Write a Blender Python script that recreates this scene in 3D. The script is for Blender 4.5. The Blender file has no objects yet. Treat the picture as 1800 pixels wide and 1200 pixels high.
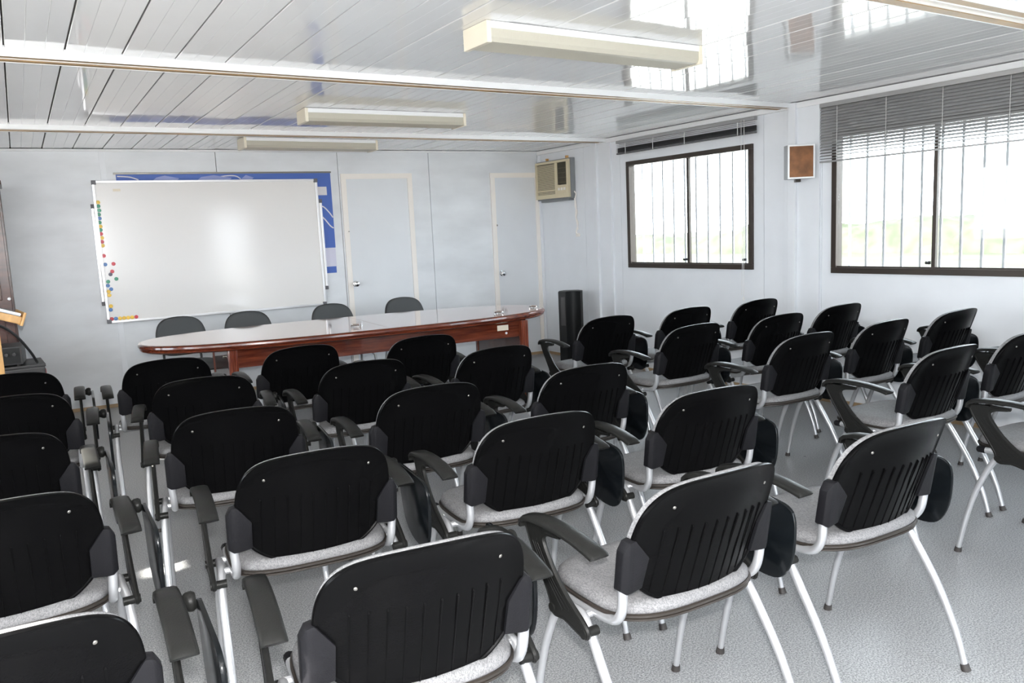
import bpy, bmesh, math, random
from math import sin, cos, pi, radians, sqrt, atan
from mathutils import Vector, Matrix

random.seed(7)
scene = bpy.context.scene
COL = scene.collection

# ------------------------------------------------------------------ camera
CAM_H = 1.421
yaw, pitch, roll, FPX = radians(31.43), radians(-7.876), radians(-2.611), 1397.27
f_ = Vector((sin(yaw)*cos(pitch), cos(yaw)*cos(pitch), sin(pitch)))
r_ = Vector((cos(yaw), -sin(yaw), 0)); u_ = r_.cross(f_)
r2 = r_*cos(roll) + u_*sin(roll); u2 = -r_*sin(roll) + u_*cos(roll)
cam_d = bpy.data.cameras.new('camera'); cam = bpy.data.objects.new('camera', cam_d); COL.objects.link(cam)
cam.matrix_world = Matrix(((r2.x, u2.x, -f_.x, 0), (r2.y, u2.y, -f_.y, 0), (r2.z, u2.z, -f_.z, CAM_H), (0, 0, 0, 1)))
cam_d.sensor_width = 36.0; cam_d.lens = FPX/1800*36.0; cam_d.clip_start = 0.05; cam_d.clip_end = 500
scene.camera = cam

# ------------------------------------------------------------------ world, sun, flash, exposure
SKY_STRENGTH = 12.5
SUN_STRENGTH = 95.0
FLASH_W = 330.0
w = bpy.data.worlds.new('sky'); scene.world = w; w.use_nodes = True
nt = w.node_tree; bg = nt.nodes['Background']
bg.inputs['Color'].default_value = (0.86, 0.93, 1.0, 1); bg.inputs['Strength'].default_value = SKY_STRENGTH

def add_light(name, kind, loc, energy, color=(1, 1, 1), **kw):
    d = bpy.data.lights.new(name, kind); d.energy = energy; d.color = color
    o = bpy.data.objects.new(name, d); COL.objects.link(o); o.location = loc
    for k, v in kw.items(): setattr(d, k, v)
    return o
SUN_DIR = Vector((0.890, 0.10, -0.445)).normalized()
sun = add_light('sun', 'SUN', (-6, -1, 5), SUN_STRENGTH, (1.0, 0.95, 0.86), angle=0.009)
sun.rotation_euler = SUN_DIR.to_track_quat('-Z', 'Y').to_euler()
# the flash on top of the camera that took the photograph
add_light('camera_flash', 'POINT', (0.01, -0.02, CAM_H + 0.10), FLASH_W, (1.0, 0.98, 0.96), shadow_soft_size=0.025)

scene.view_settings.view_transform = 'Standard'
scene.view_settings.look = 'None'
scene.view_settings.exposure = 0.03
scene.view_settings.gamma = 1.0
scene.view_settings.use_curve_mapping = False
try:
    scene.cycles.use_denoising = True
    scene.cycles.max_bounces = 10; scene.cycles.diffuse_bounces = 6; scene.cycles.glossy_bounces = 5
    scene.cycles.transparent_max_bounces = 12
    scene.cycles.sample_clamp_indirect = 8.0
    scene.cycles.caustics_reflective = False; scene.cycles.caustics_refractive = False
except Exception:
    pass

# ------------------------------------------------------------------ materials
def mat(name, color, rough=0.5, metal=0.0, spec=0.5, coat=0.0, var=0.0, var_scale=8.0, bump=0.0, bump_scale=60.0, coat_rough=0.03, stretch=None):
    m = bpy.data.materials.new(name); m.use_nodes = True
    t = m.node_tree; b = t.nodes['Principled BSDF']
    b.inputs['Base Color'].default_value = (*color, 1); b.inputs['Roughness'].default_value = rough
    b.inputs['Metallic'].default_value = metal; b.inputs['Specular IOR Level'].default_value = spec
    b.inputs['Coat Weight'].default_value = coat; b.inputs['Coat Roughness'].default_value = coat_rough
    tc = t.nodes.new('ShaderNodeTexCoord'); mp = t.nodes.new('ShaderNodeMapping')
    t.links.new(tc.outputs['Object'], mp.inputs['Vector'])
    if stretch: mp.inputs['Scale'].default_value = stretch
    if var:
        n = t.nodes.new('ShaderNodeTexNoise'); n.inputs['Scale'].default_value = var_scale; n.inputs['Detail'].default_value = 4
        t.links.new(mp.outputs['Vector'], n.inputs['Vector'])
        r = t.nodes.new('ShaderNodeMapRange'); r.inputs['From Min'].default_value = 0.3; r.inputs['From Max'].default_value = 0.7
        r.inputs['To Min'].default_value = 1 - var; r.inputs['To Max'].default_value = 1 + var
        t.links.new(n.outputs['Fac'], r.inputs['Value'])
        mx = t.nodes.new('ShaderNodeVectorMath'); mx.operation = 'SCALE'; mx.inputs[0].default_value = color
        t.links.new(r.outputs['Result'], mx.inputs['Scale']); t.links.new(mx.outputs['Vector'], b.inputs['Base Color'])
    if bump:
        n2 = t.nodes.new('ShaderNodeTexNoise'); n2.inputs['Scale'].default_value = bump_scale; n2.inputs['Detail'].default_value = 3
        t.links.new(mp.outputs['Vector'], n2.inputs['Vector'])
        bp = t.nodes.new('ShaderNodeBump'); bp.inputs['Strength'].default_value = bump; bp.inputs['Distance'].default_value = 0.002
        t.links.new(n2.outputs['Fac'], bp.inputs['Height']); t.links.new(bp.outputs['Normal'], b.inputs['Normal'])
    return m

M_wall = mat('wall_laminate', (0.76, 0.785, 0.815), 0.30, spec=0.5, var=0.03, var_scale=3, bump=0.15, bump_scale=40)
M_wallb = mat('wall_laminate_scuffed', (0.72, 0.745, 0.77), 0.32, spec=0.5, var=0.09, var_scale=1.7, bump=0.3, bump_scale=90, stretch=(1, 1, 2.5))
M_ceil = mat('ceiling_pvc', (0.76, 0.76, 0.755), 0.07, spec=0.62, coat=0.35, var=0.02, var_scale=1.5, bump=0.03, bump_scale=4)
M_gap = mat('dark_gap', (0.04, 0.035, 0.03), 0.8)
M_white = mat('white_paint', (0.80, 0.81, 0.82), 0.35)
M_cream = mat('cream_trim', (0.88, 0.84, 0.79), 0.4)
M_beamb = mat('beam_brown', (0.30, 0.18, 0.07), 0.5, var=0.2, var_scale=6)
M_bronze = mat('bronze_aluminium', (0.045, 0.035, 0.028), 0.35, metal=0.4)
M_barw = mat('bar_grey_paint', (0.55, 0.55, 0.57), 0.5)
M_shell = mat('black_plastic_shell', (0.0022, 0.0022, 0.0024), 0.24, spec=0.045, bump=0.08, bump_scale=420, var=0.15, var_scale=6)
M_clamp = mat('black_plastic_clamp', (0.007, 0.007, 0.0085), 0.48, spec=0.16, bump=0.3, bump_scale=300)
M_arm = mat('black_plastic_arm', (0.011, 0.0112, 0.0107), 0.36, spec=0.12, bump=0.2, bump_scale=300)
M_tab = mat('black_tablet', (0.003, 0.004, 0.005), 0.2, spec=0.22)
M_tube = mat('silver_tube', (0.50, 0.51, 0.53), 0.28, metal=0.6, spec=0.5)
M_foot = mat('rubber_foot', (0.03, 0.026, 0.025), 0.6)
M_pipe = mat('dark_piping', (0.020, 0.016, 0.013), 0.4)
M_screw = mat('steel_screw', (0.26, 0.25, 0.23), 0.35, metal=0.9)
M_chrome = mat('chrome', (0.75, 0.75, 0.76), 0.12, metal=1.0)
M_greyfab = mat('charcoal_fabric', (0.070, 0.075, 0.078), 0.9, bump=0.5, bump_scale=500)
M_slat = mat('grey_slat', (0.33, 0.33, 0.33), 0.35, metal=0.35)
M_slatd = mat('dark_slat', (0.10, 0.10, 0.105), 0.4, metal=0.3)
M_cord = mat('white_cord', (0.72, 0.72, 0.70), 0.6)
M_board = mat('whiteboard_enamel', (0.82, 0.805, 0.785), 0.13, spec=0.5)
M_alu = mat('aluminium_edge', (0.78, 0.78, 0.79), 0.3, metal=0.5)
M_corner = mat('grey_corner_plastic', (0.12, 0.12, 0.13), 0.5)
M_blue = mat('poster_blue', (0.055, 0.125, 0.44), 0.5)
M_blue2 = mat('poster_light_blue', (0.28, 0.33, 0.62), 0.5)
M_lil = mat('poster_pale', (0.62, 0.62, 0.74), 0.5)
M_posterw = mat('poster_white', (0.72, 0.70, 0.72), 0.5)
M_rail = mat('poster_rail', (0.20, 0.19, 0.17), 0.35, metal=0.6)
M_door = mat('door_laminate', (0.74, 0.765, 0.79), 0.22, spec=0.5, var=0.02, var_scale=3)
M_ac = mat('cream_plastic', (0.66, 0.58, 0.40), 0.45)
M_acd = mat('grey_casing', (0.22, 0.23, 0.24), 0.5)
M_acg = mat('dark_grille', (0.10, 0.09, 0.065), 0.6)  # dark brown-green of the filter and outlet vanes
M_bblack = mat('matte_black', (0.016, 0.016, 0.017), 0.45)
M_tower = mat('tower_plastic', (0.010, 0.011, 0.0115), 0.5, spec=0.22)
M_spk = mat('speaker_cloth', (0.20, 0.085, 0.035), 0.75, var=0.35, var_scale=14, bump=0.6, bump_scale=400)
M_cab = mat('cabinet_grey', (0.33, 0.34, 0.35), 0.5)
M_lightc = mat('lamp_cream', (0.72, 0.67, 0.55), 0.4)
M_dkwood = mat('dark_red_wood', (0.060, 0.020, 0.014), 0.30, spec=0.35, coat=0.12, var=0.35, var_scale=5, stretch=(1, 1, 6))
M_pine = mat('pale_wood', (0.55, 0.31, 0.11), 0.45, var=0.15, var_scale=8, stretch=(6, 6, 1))
M_base = mat('baseboard_wood', (0.36, 0.25, 0.14), 0.5)
M_sticker = mat('cream_sticker', (0.75, 0.68, 0.55), 0.5)
M_eqp = mat('equipment_grey', (0.022, 0.022, 0.024), 0.45)
M_redp = mat('red_plastic', (0.30, 0.03, 0.03), 0.5)
MAG = {'Y': mat('magnet_yellow', (0.80, 0.50, 0.03), 0.35), 'G': mat('magnet_green', (0.01, 0.24, 0.13), 0.35),
       'B': mat('magnet_blue', (0.04, 0.16, 0.42), 0.35), 'R': mat('magnet_red', (0.55, 0.02, 0.04), 0.35), 'K': mat('magnet_dark', (0.03, 0.02, 0.06), 0.35)}

def mat_mahogany(name, horizontal=True, dark=1.0, coat=0.5):
    m = mat(name, (0.13*dark, 0.026*dark, 0.010*dark), 0.16, spec=0.5, coat=coat)
    t = m.node_tree; b = t.nodes['Principled BSDF']
    tc = t.nodes.new('ShaderNodeTexCoord'); mp = t.nodes.new('ShaderNodeMapping')
    mp.inputs['Scale'].default_value = (1.2, 14, 14) if horizontal else (14, 14, 1.2)
    n = t.nodes.new('ShaderNodeTexNoise'); n.inputs['Scale'].default_value = 5; n.inputs['Detail'].default_value = 6
    cr = t.nodes.new('ShaderNodeValToRGB')
    cr.color_ramp.elements[0].position = 0.3; cr.color_ramp.elements[0].color = (0.085*dark, 0.013*dark, 0.006*dark, 1)
    cr.color_ramp.elements[1].position = 0.75; cr.color_ramp.elements[1].color = (0.24*dark, 0.052*dark, 0.020*dark, 1)
    t.links.new(tc.outputs['Object'], mp.inputs['Vector']); t.links.new(mp.outputs['Vector'], n.inputs['Vector'])
    t.links.new(n.outputs['Fac'], cr.inputs['Fac']); t.links.new(cr.outputs['Color'], b.inputs['Base Color'])
    return m
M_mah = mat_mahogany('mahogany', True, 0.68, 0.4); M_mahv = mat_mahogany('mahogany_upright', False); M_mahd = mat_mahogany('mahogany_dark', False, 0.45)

def mat_floor():
    m = mat('floor_vinyl', (0.3, 0.3, 0.3), 0.30, spec=0.45)
    t = m.node_tree; b = t.nodes['Principled BSDF']
    tc = t.nodes.new('ShaderNodeTexCoord')
    n = t.nodes.new('ShaderNodeTexNoise'); n.inputs['Scale'].default_value = 170; n.inputs['Detail'].default_value = 3; n.inputs['Roughness'].default_value = 0.8
    cr = t.nodes.new('ShaderNodeValToRGB')
    cr.color_ramp.elements[0].position = 0.40; cr.color_ramp.elements[0].color = (0.135, 0.142, 0.150, 1)
    cr.color_ramp.elements[1].position = 0.60; cr.color_ramp.elements[1].color = (0.43, 0.435, 0.44, 1)
    n2 = t.nodes.new('ShaderNodeTexNoise'); n2.inputs['Scale'].default_value = 2.2; n2.inputs['Detail'].default_value = 6
    mr = t.nodes.new('ShaderNodeMapRange'); mr.inputs['To Min'].default_value = 0.86; mr.inputs['To Max'].default_value = 1.12
    sc = t.nodes.new('ShaderNodeVectorMath'); sc.operation = 'SCALE'
    rr = t.nodes.new('ShaderNodeMapRange'); rr.inputs['To Min'].default_value = 0.22; rr.inputs['To Max'].default_value = 0.42
    L = t.links.new
    L(tc.outputs['Object'], n.inputs['Vector']); L(tc.outputs['Object'], n2.inputs['Vector'])
    L(n.outputs['Fac'], cr.inputs['Fac']); L(cr.outputs['Color'], sc.inputs[0]); L(n2.outputs['Fac'], mr.inputs['Value'])
    L(mr.outputs['Result'], sc.inputs['Scale']); L(sc.outputs['Vector'], b.inputs['Base Color'])
    L(n2.outputs['Fac'], rr.inputs['Value']); L(rr.outputs['Result'], b.inputs['Roughness'])
    bp = t.nodes.new('ShaderNodeBump'); bp.inputs['Strength'].default_value = 0.12; bp.inputs['Distance'].default_value = 0.001
    L(n.outputs['Fac'], bp.inputs['Height']); L(bp.outputs['Normal'], b.inputs['Normal'])
    return m
M_floor = mat_floor()

def mat_weave(name, c1, c2):
    m = mat(name, c1, 0.75, spec=0.3)
    t = m.node_tree; b = t.nodes['Principled BSDF']; L = t.links.new
    tc = t.nodes.new('ShaderNodeTexCoord'); mp = t.nodes.new('ShaderNodeMapping')
    vo = t.nodes.new('ShaderNodeTexVoronoi'); vo.inputs['Scale'].default_value = 1.0
    mp.inputs['Rotation'].default_value = (radians(20), radians(15), radians(45)); mp.inputs['Scale'].default_value = (520, 210, 380)
    L(tc.outputs['Object'], mp.inputs['Vector']); L(mp.outputs['Vector'], vo.inputs['Vector'])
    sp = t.nodes.new('ShaderNodeSeparateColor'); L(vo.outputs['Color'], sp.inputs['Color'])
    cr = t.nodes.new('ShaderNodeValToRGB'); cr.color_ramp.elements[0].position = 0.15; cr.color_ramp.elements[0].color = (*c2, 1)
    cr.color_ramp.elements[1].position = 0.8; cr.color_ramp.elements[1].color = (*c1, 1)
    L(sp.outputs['Red'], cr.inputs['Fac']); L(cr.outputs['Color'], b.inputs['Base Color'])
    bp = t.nodes.new('ShaderNodeBump'); bp.inputs['Strength'].default_value = 0.35; bp.inputs['Distance'].default_value = 0.001; bp.invert = True
    L(vo.outputs['Distance'], bp.inputs['Height']); L(bp.outputs['Normal'], b.inputs['Normal'])
    return m
M_seat = mat_weave('grey_weave_fabric', (0.195, 0.195, 0.20), (0.120, 0.120, 0.125))
M_vinyl = mat('grey_blue_seat_cloth', (0.34, 0.365, 0.40), 0.42, spec=0.4, bump=0.2, bump_scale=300)

def mat_glass(name, tint=(0.96, 0.98, 0.98)):
    m = bpy.data.materials.new(name); m.use_nodes = True
    t = m.node_tree; t.nodes.remove(t.nodes['Principled BSDF']); out = t.nodes['Material Output']
    tr = t.nodes.new('ShaderNodeBsdfTransparent'); tr.inputs['Color'].default_value = (*tint, 1)
    gl = t.nodes.new('ShaderNodeBsdfGlossy'); gl.inputs['Roughness'].default_value = 0.02
    lw_ = t.nodes.new('ShaderNodeLayerWeight'); lw_.inputs['Blend'].default_value = 0.5
    pw = t.nodes.new('ShaderNodeMath'); pw.operation = 'POWER'; pw.inputs[1].default_value = 5.0
    fr = t.nodes.new('ShaderNodeMath'); fr.operation = 'MULTIPLY_ADD'; fr.inputs[1].default_value = 0.8; fr.inputs[2].default_value = 0.035
    mx = t.nodes.new('ShaderNodeMixShader'); L = t.links.new
    L(lw_.outputs['Facing'], pw.inputs[0]); L(pw.outputs['Value'], fr.inputs[0])
    L(fr.outputs['Value'], mx.inputs['Fac']); L(tr.outputs['BSDF'], mx.inputs[1]); L(gl.outputs['BSDF'], mx.inputs[2]); L(mx.outputs['Shader'], out.inputs['Surface'])
    return m
M_glass = mat_glass('window_glass')

def mat_prism():
    m = mat('prismatic_diffuser', (0.46, 0.44, 0.37), 0.3, spec=0.5)
    t = m.node_tree; b = t.nodes['Principled BSDF']; L = t.links.new
    b.inputs['Transmission Weight'].default_value = 0.0
    tc = t.nodes.new('ShaderNodeTexCoord'); wv = t.nodes.new('ShaderNodeTexWave'); wv.bands_direction = 'X'; wv.inputs['Scale'].default_value = 45
    L(tc.outputs['Object'], wv.inputs['Vector'])
    bp = t.nodes.new('ShaderNodeBump'); bp.inputs['Strength'].default_value = 0.35; bp.inputs['Distance'].default_value = 0.001
    L(wv.outputs['Fac'], bp.inputs['Height']); L(bp.outputs['Normal'], b.inputs['Normal'])
    return m
M_prism = mat_prism()

def mat_glassware():
    m = mat('clear_glass', (1, 1, 1), 0.02); b = m.node_tree.nodes['Principled BSDF']
    b.inputs['Transmission Weight'].default_value = 1.0; b.inputs['IOR'].default_value = 1.5
    return m
M_gw = mat_glassware()

def mat_grass(name, c1, c2, scale):
    m = mat(name, c1, 0.9, spec=0.1); t = m.node_tree; b = t.nodes['Principled BSDF']; L = t.links.new
    tc = t.nodes.new('ShaderNodeTexCoord'); n = t.nodes.new('ShaderNodeTexNoise'); n.inputs['Scale'].default_value = scale; n.inputs['Detail'].default_value = 6
    cr = t.nodes.new('ShaderNodeValToRGB'); cr.color_ramp.elements[0].position = 0.35; cr.color_ramp.elements[0].color = (*c1, 1)
    cr.color_ramp.elements[1].position = 0.65; cr.color_ramp.elements[1].color = (*c2, 1)
    L(tc.outputs['Object'], n.inputs['Vector']); L(n.outputs['Fac'], cr.inputs['Fac']); L(cr.outputs['Color'], b.inputs['Base Color'])
    return m
M_grass = mat_grass('dry_grass', (0.031, 0.036, 0.023), (0.044, 0.044, 0.036), 0.25)
M_paving = mat_grass('pale_paving', (0.50, 0.49, 0.46), (0.60, 0.58, 0.55), 0.8)
M_yard = mat_grass('pale_concrete_yard', (0.20, 0.19, 0.18), (0.26, 0.25, 0.235), 0.6)
M_hedge = mat_grass('hedge_leaves', (0.022, 0.027, 0.018), (0.034, 0.037, 0.030), 1.2)

# ------------------------------------------------------------------ mesh helpers
class MB:
    """collects vertices, faces and material slots of one mesh"""
    def __init__(self): self.v = []; self.f = []; self.mi = []
    def add(self, v, f, mi=0):
        b = len(self.v); self.v += [tuple(p) for p in v]; self.f += [tuple(i + b for i in q) for q in f]; self.mi += [mi]*len(f)
    def box(self, x0, x1, y0, y1, z0, z1, mi=0, bev=0.0):
        if bev <= 0:
            v = [(x, y, z) for z in (z0, z1) for y in (y0, y1) for x in (x0, x1)]
            f = [(0, 2, 3, 1), (4, 5, 7, 6), (0, 1, 5, 4), (2, 6, 7, 3), (0, 4, 6, 2), (1, 3, 7, 5)]
            self.add(v, f, mi); return self
        bm = bmesh.new(); bmesh.ops.create_cube(bm, size=1)
        for p in bm.verts: p.co = Vector(((p.co.x+.5)*(x1-x0)+x0, (p.co.y+.5)*(y1-y0)+y0, (p.co.z+.5)*(z1-z0)+z0))
        bmesh.ops.bevel(bm, geom=bm.edges[:], offset=bev, segments=2, affect='EDGES', profile=0.7)
        self.bm(bm, mi); return self
    def bm(self, bm, mi=0):
        bm.verts.index_update(); self.add([p.co.copy() for p in bm.verts], [[q.index for q in fc.verts] for fc in bm.faces], mi); bm.free()
    def prism(self, poly, axis, t0, t1, mi=0, bev=0.0):
        """poly: 2-D outline in the plane of the two other axes (kept in x,y,z order)"""
        def p3(a, b, t): return {'x': (t, a, b), 'y': (a, t, b), 'z': (a, b, t)}[axis]
        n = len(poly); bm = bmesh.new()
        A = [bm.verts.new(p3(a, b, t0)) for a, b in poly]; B = [bm.verts.new(p3(a, b, t1)) for a, b in poly]
        bm.faces.new(A); bm.faces.new(B[::-1])
        for i in range(n): bm.faces.new((A[i], B[i], B[(i+1) % n], A[(i+1) % n]))
        bmesh.ops.recalc_face_normals(bm, faces=bm.faces[:])
        if bev > 0:
            ed = [e for e in bm.edges if (e.verts[0] in A) == (e.verts[1] in A)]
            bmesh.ops.bevel(bm, geom=ed, offset=bev, segments=2, affect='EDGES', profile=0.6)
        bmesh.ops.triangulate(bm, faces=[fc for fc in bm.faces if len(fc.verts) > 4])
        self.bm(bm, mi); return self
    def tube(self, pts, r, n=10, mi=0, smooth=0, closed=False, caps=True):
        P = [Vector(p) for p in pts]
        R = list(r) if isinstance(r, (list, tuple)) else [r]*len(P)
        if smooth: P, R = catmull(P, R, smooth, closed)
        N = len(P); rings = []; up = None; V = []
        for i in range(N):
            t = (P[(i+1) % N]-P[i-1]) if closed else (P[min(i+1, N-1)]-P[max(i-1, 0)])
            t.normalize()
            if up is None:
                up = Vector((0, 0, 1)) if abs(t.z) < 0.9 else Vector((1, 0, 0))
            a = (up - t*up.dot(t)).normalized(); up = a; b = t.cross(a)
            V += [P[i] + (a*cos(2*pi*k/n) + b*sin(2*pi*k/n))*R[i] for k in range(n)]
        F = []
        for i in range(N if closed else N-1):
            j = (i+1) % N
            F += [(i*n+k, i*n+(k+1) % n, j*n+(k+1) % n, j*n+k) for k in range(n)]
        if not closed and caps:
            F += [tuple(range(n-1, -1, -1)), tuple((N-1)*n+k for k in range(n))]
        self.add(V, F, mi); return self
    def cyl(self, a, b, r, n=12, mi=0, r2=None):
        return self.tube([a, b], [r, r if r2 is None else r2], n, mi)
    def lathe(self, prof, n=20, mi=0, o=(0, 0, 0)):
        V = [(o[0]+r*cos(2*pi*k/n), o[1]+r*sin(2*pi*k/n), o[2]+z) for r, z in prof for k in range(n)]
        F = [(i*n+k, i*n+(k+1) % n, (i+1)*n+(k+1) % n, (i+1)*n+k) for i in range(len(prof)-1) for k in range(n)]
        F += [tuple(range(n-1, -1, -1)), tuple((len(prof)-1)*n+k for k in range(n))]
        self.add(V, F, mi); return self
    def sweep(self, path, section, mi=0):
        """path: (y,z) points in a plane of constant x; section: (x, normal offset)"""
        N = len(path); n = len(section); V = []
        for i in range(N):
            a = Vector(path[max(i-1, 0)]); b = Vector(path[min(i+1, N-1)]); t = (b-a).normalized(); nn = Vector((-t.y, t.x))
            if nn.y < 0: nn = -nn
            V += [(s, path[i][0]+nn.x*q, path[i][1]+nn.y*q) for s, q in section]
        F = [(i*n+k, i*n+(k+1) % n, (i+1)*n+(k+1) % n, (i+1)*n+k) for i in range(N-1) for k in range(n)]
        F += [tuple(range(n-1, -1, -1)), tuple((N-1)*n+k for k in range(n))]
        self.add(V, F, mi); return self
    def mesh(self, name, mats, smooth=True, angle=40):
        me = bpy.data.meshes.new(name); me.from_pydata(self.v, [], self.f)
        for m in (mats if isinstance(mats, (list, tuple)) else [mats]): me.materials.append(m)
        me.polygons.foreach_set('material_index', self.mi)
        bm = bmesh.new(); bm.from_mesh(me); bmesh.ops.recalc_face_normals(bm, faces=bm.faces[:]); bm.to_mesh(me); bm.free()
        if smooth:
            me.polygons.foreach_set('use_smooth', [True]*len(me.polygons))
            try: me.set_sharp_from_angle(angle=radians(angle))
            except Exception: pass
        me.update(); return me
    def obj(self, name, mats, parent=None, smooth=True, angle=40):
        return link(name, self.mesh(name, mats, smooth, angle), parent)

def catmull(P, R, k, closed=False):
    n = len(P); o = []; ro = []
    g = (lambda i: P[i % n]) if closed else (lambda i: P[max(0, min(n-1, i))])
    gr = (lambda i: R[i % n]) if closed else (lambda i: R[max(0, min(n-1, i))])
    for i in range(n if closed else n-1):
        p0, p1, p2, p3 = g(i-1), g(i), g(i+1), g(i+2)
        for j in range(k):
            t = j/k
            o.append(0.5*((2*p1) + (p2-p0)*t + (2*p0-5*p1+4*p2-p3)*t*t + (3*p1-p0-3*p2+p3)*t**3))
            ro.append(gr(i)*(1-t)+gr(i+1)*t)
    if not closed: o.append(P[-1].copy()); ro.append(R[-1])
    return o, ro

def link(name, data, parent=None):
    o = bpy.data.objects.new(name, data); COL.objects.link(o)
    if parent is not None: o.parent = parent
    return o
def tag(o, label, cat, group=None, kind=None):
    o['label'] = label; o['category'] = cat
    if group: o['group'] = group
    if kind: o['kind'] = kind
    return o
def empty(name, loc=(0, 0, 0), rz=0.0):
    o = link(name, None); o.location = loc; o.rotation_euler = (0, 0, rz); o.empty_display_size = 0.1; return o
def structure(o, label):
    o['kind'] = 'structure'; o['label'] = label; return o
def copy_tree(o, parent=None):
    c = o.copy(); COL.objects.link(c)
    if parent is not None: c.parent = parent
    for ch in list(o.children): copy_tree(ch, c)
    return c

# ------------------------------------------------------------------ room frame
H = 2.30
D0, KB = 7.8668, -0.07787          # back wall  Y = D0 + KB (X-2)
W0, KR = 5.2006, -0.02926          # right wall X = W0 + KR (Y-5)
RB = atan(KB)
nb = Vector((sin(RB), -cos(RB), 0))    # into the room
def bpt(X, z=0.0, d=0.0):
    return Vector((X, D0+KB*(X-2), z)) + nb*d
YC = 7.62; XC = W0+KR*(YC-5)       # right back corner
RR = -pi/2 - atan(KR)*-1*-1        # local x runs from the corner towards the camera, local -y faces the room
RR = math.atan2(-1, -KR)
def rpt(Y, z=0.0, d=0.0):
    n = Vector((sin(RR), -cos(RR), 0))
    return Vector((W0+KR*(Y-5), Y, z)) + n*d
def ru(Y): return (YC-Y)*sqrt(1+KR*KR)
XL = -1.75                          # left wall (out of the frame)
YR = -0.62                          # rear wall (behind the camera)

# floor
fl = MB(); fl.box(XL-0.1, 5.6, YR-0.1, 8.35, -0.06, 0)
structure(fl.obj('floor', M_floor, None, False), 'speckled grey vinyl floor under the chairs')

# back wall: laminate panels with recessed joints
wb = structure(empty('wall_back', bpt(2), RB), 'pale grey laminate back wall behind the table')
MB().box(-4.0, 3.4, 0.012, 0.06, 0, H+0.05).obj('backing', M_gap, wb, False)
seams = [-3.9, -2.2, -1.29, -0.33, 0.822, 1.795, 3.25]
for a, b in zip(seams[:-1], seams[1:]):
    MB().box(a+0.0022, b-0.0022, 0, 0.012, 0.0, H, bev=0.0015).obj('wall_panel', M_wallb, wb, False)
for s in (-1.29,):
    MB().box(s-0.012, s+0.035, -0.006, -0.0005, 0.0, H-0.005, bev=0.002).obj('joint_strip', M_wall, wb, False)
structure(MB().box(-2.2, 3.1, -0.012, -0.0005, 0.0, 0.03).obj('baseboard_back', M_base, None, False), 'thin brown baseboard under the back wall')
bo = bpy.data.objects['baseboard_back']; bo.location = bpt(2); bo.rotation_euler = (0, 0, RB)

# right wall: panels, pilasters, three window holes
WIN = [(6.142, 4.604, 1.014, 2.042), (3.865, 2.330, 1.0, 2.04), (1.57, 0.04, 1.0, 2.04)]
wr = structure(empty('wall_right', rpt(YC), RR), 'pale grey laminate right wall with barred windows')
def wall_piece(Ya, Yb, win=None, name='wall_panel'):
    a, b = ru(Ya)+0.002, ru(Yb)-0.002; m = MB()
    if win is None: m.box(a, b, 0, 0.06, 0, H+0.03)
    else:
        c, d = ru(win[0]), ru(win[1])
        m.box(a, c, 0, 0.06, 0, H+0.03).box(d, b, 0, 0.06, 0, H+0.03).box(c, d, 0, 0.06, 0, win[2]).box(c, d, 0, 0.06, win[3], H+0.03)
    return m.obj(name, M_wall, wr, False)
wall_piece(7.62, 6.82); wall_piece(6.82, 6.25); wall_piece(6.25, 4.50, WIN[0]); wall_piece(4.50, 3.96)
wall_piece(3.96, 2.22, WIN[1]); wall_piece(2.22, 1.68); wall_piece(1.68, -0.05, WIN[2]); wall_piece(-0.05, -0.75)
MB().box(-0.1, 8.5, 0.061, 0.066, 0, 0.99).box(-0.1, 8.5, 0.061, 0.066, 2.05, H+0.05).obj('backing', M_gap, wr, False)
for yc in (6.53, 4.13, 1.85):        # pilasters that carry the ceiling beams
    a = ru(yc+0.16)
    MB().box(a, a+0.32, -0.022, -0.0005, 0, H-0.002, bev=0.003).box(a+0.055, a+0.125, -0.05, -0.0225, 0, H-0.002, bev=0.004).obj('pilaster', M_wall, wr, False)
o = MB().box(0.0, 8.2, -0.012, -0.0005, 0.0, 0.03).obj('baseboard_right', M_base, None, False); structure(o, 'thin brown baseboard under the right wall')
o.location = rpt(YC); o.rotation_euler = (0, 0, RR)
o = MB().box(0.0, 8.2, -0.035, -0.0005, H-0.045, H-0.003, bev=0.006).obj('trim_1', M_white, None, False); structure(o, 'white cornice strip above the right wall windows')
o.location = rpt(YC); o.rotation_euler = (0, 0, RR)
o = MB().box(-3.9, 3.1, -0.02, -0.0005, H-0.022, H-0.003, bev=0.004).obj('trim_2', M_white, None, False); structure(o, 'thin white cornice strip above the back wall')
o.location = bpt(2); o.rotation_euler = (0, 0, RB)
o = MB().box(-0.03, -0.0005, -0.03, -0.0005, 0.0, H-0.05, bev=0.004).obj('trim_3', M_wall, None, False); structure(o, 'pale corner strip between back and right walls')
o.location = rpt(YC)+Vector((-0.002, -0.004, 0)); o.rotation_euler = (0, 0, 0)

# left and rear walls (out of the frame); openings added to let in the sun and the light seen mirrored in the whiteboard
wl = MB()
def lw(y0, y1, z0, z1): wl.box(XL-0.06, XL, y0, y1, z0, z1)
LWIN = [(0.05, 1.58), (2.33, 3.865), (4.604, 6.142)]
ys = YR-0.06
for (a, b) in LWIN:
    lw(ys, a, 0, H+0.03); lw(a, b, 0, 1.0); lw(a, b, 2.04, H+0.03); ys = b
lw(ys, 8.3, 0, H+0.03)
structure(wl.obj('wall_left', M_wall, None, False), 'pale left wall outside the picture')
wk = MB()
wk.box(XL, 2.50, YR-0.06, YR, 0, H+0.03).box(3.10, 5.5, YR-0.06, YR, 0, H+0.03).box(2.50, 3.10, YR-0.06, YR, 2.02, H+0.03)
structure(wk.obj('wall_rear', M_wall, None, False), 'pale rear wall behind the camera with an open doorway')

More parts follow.
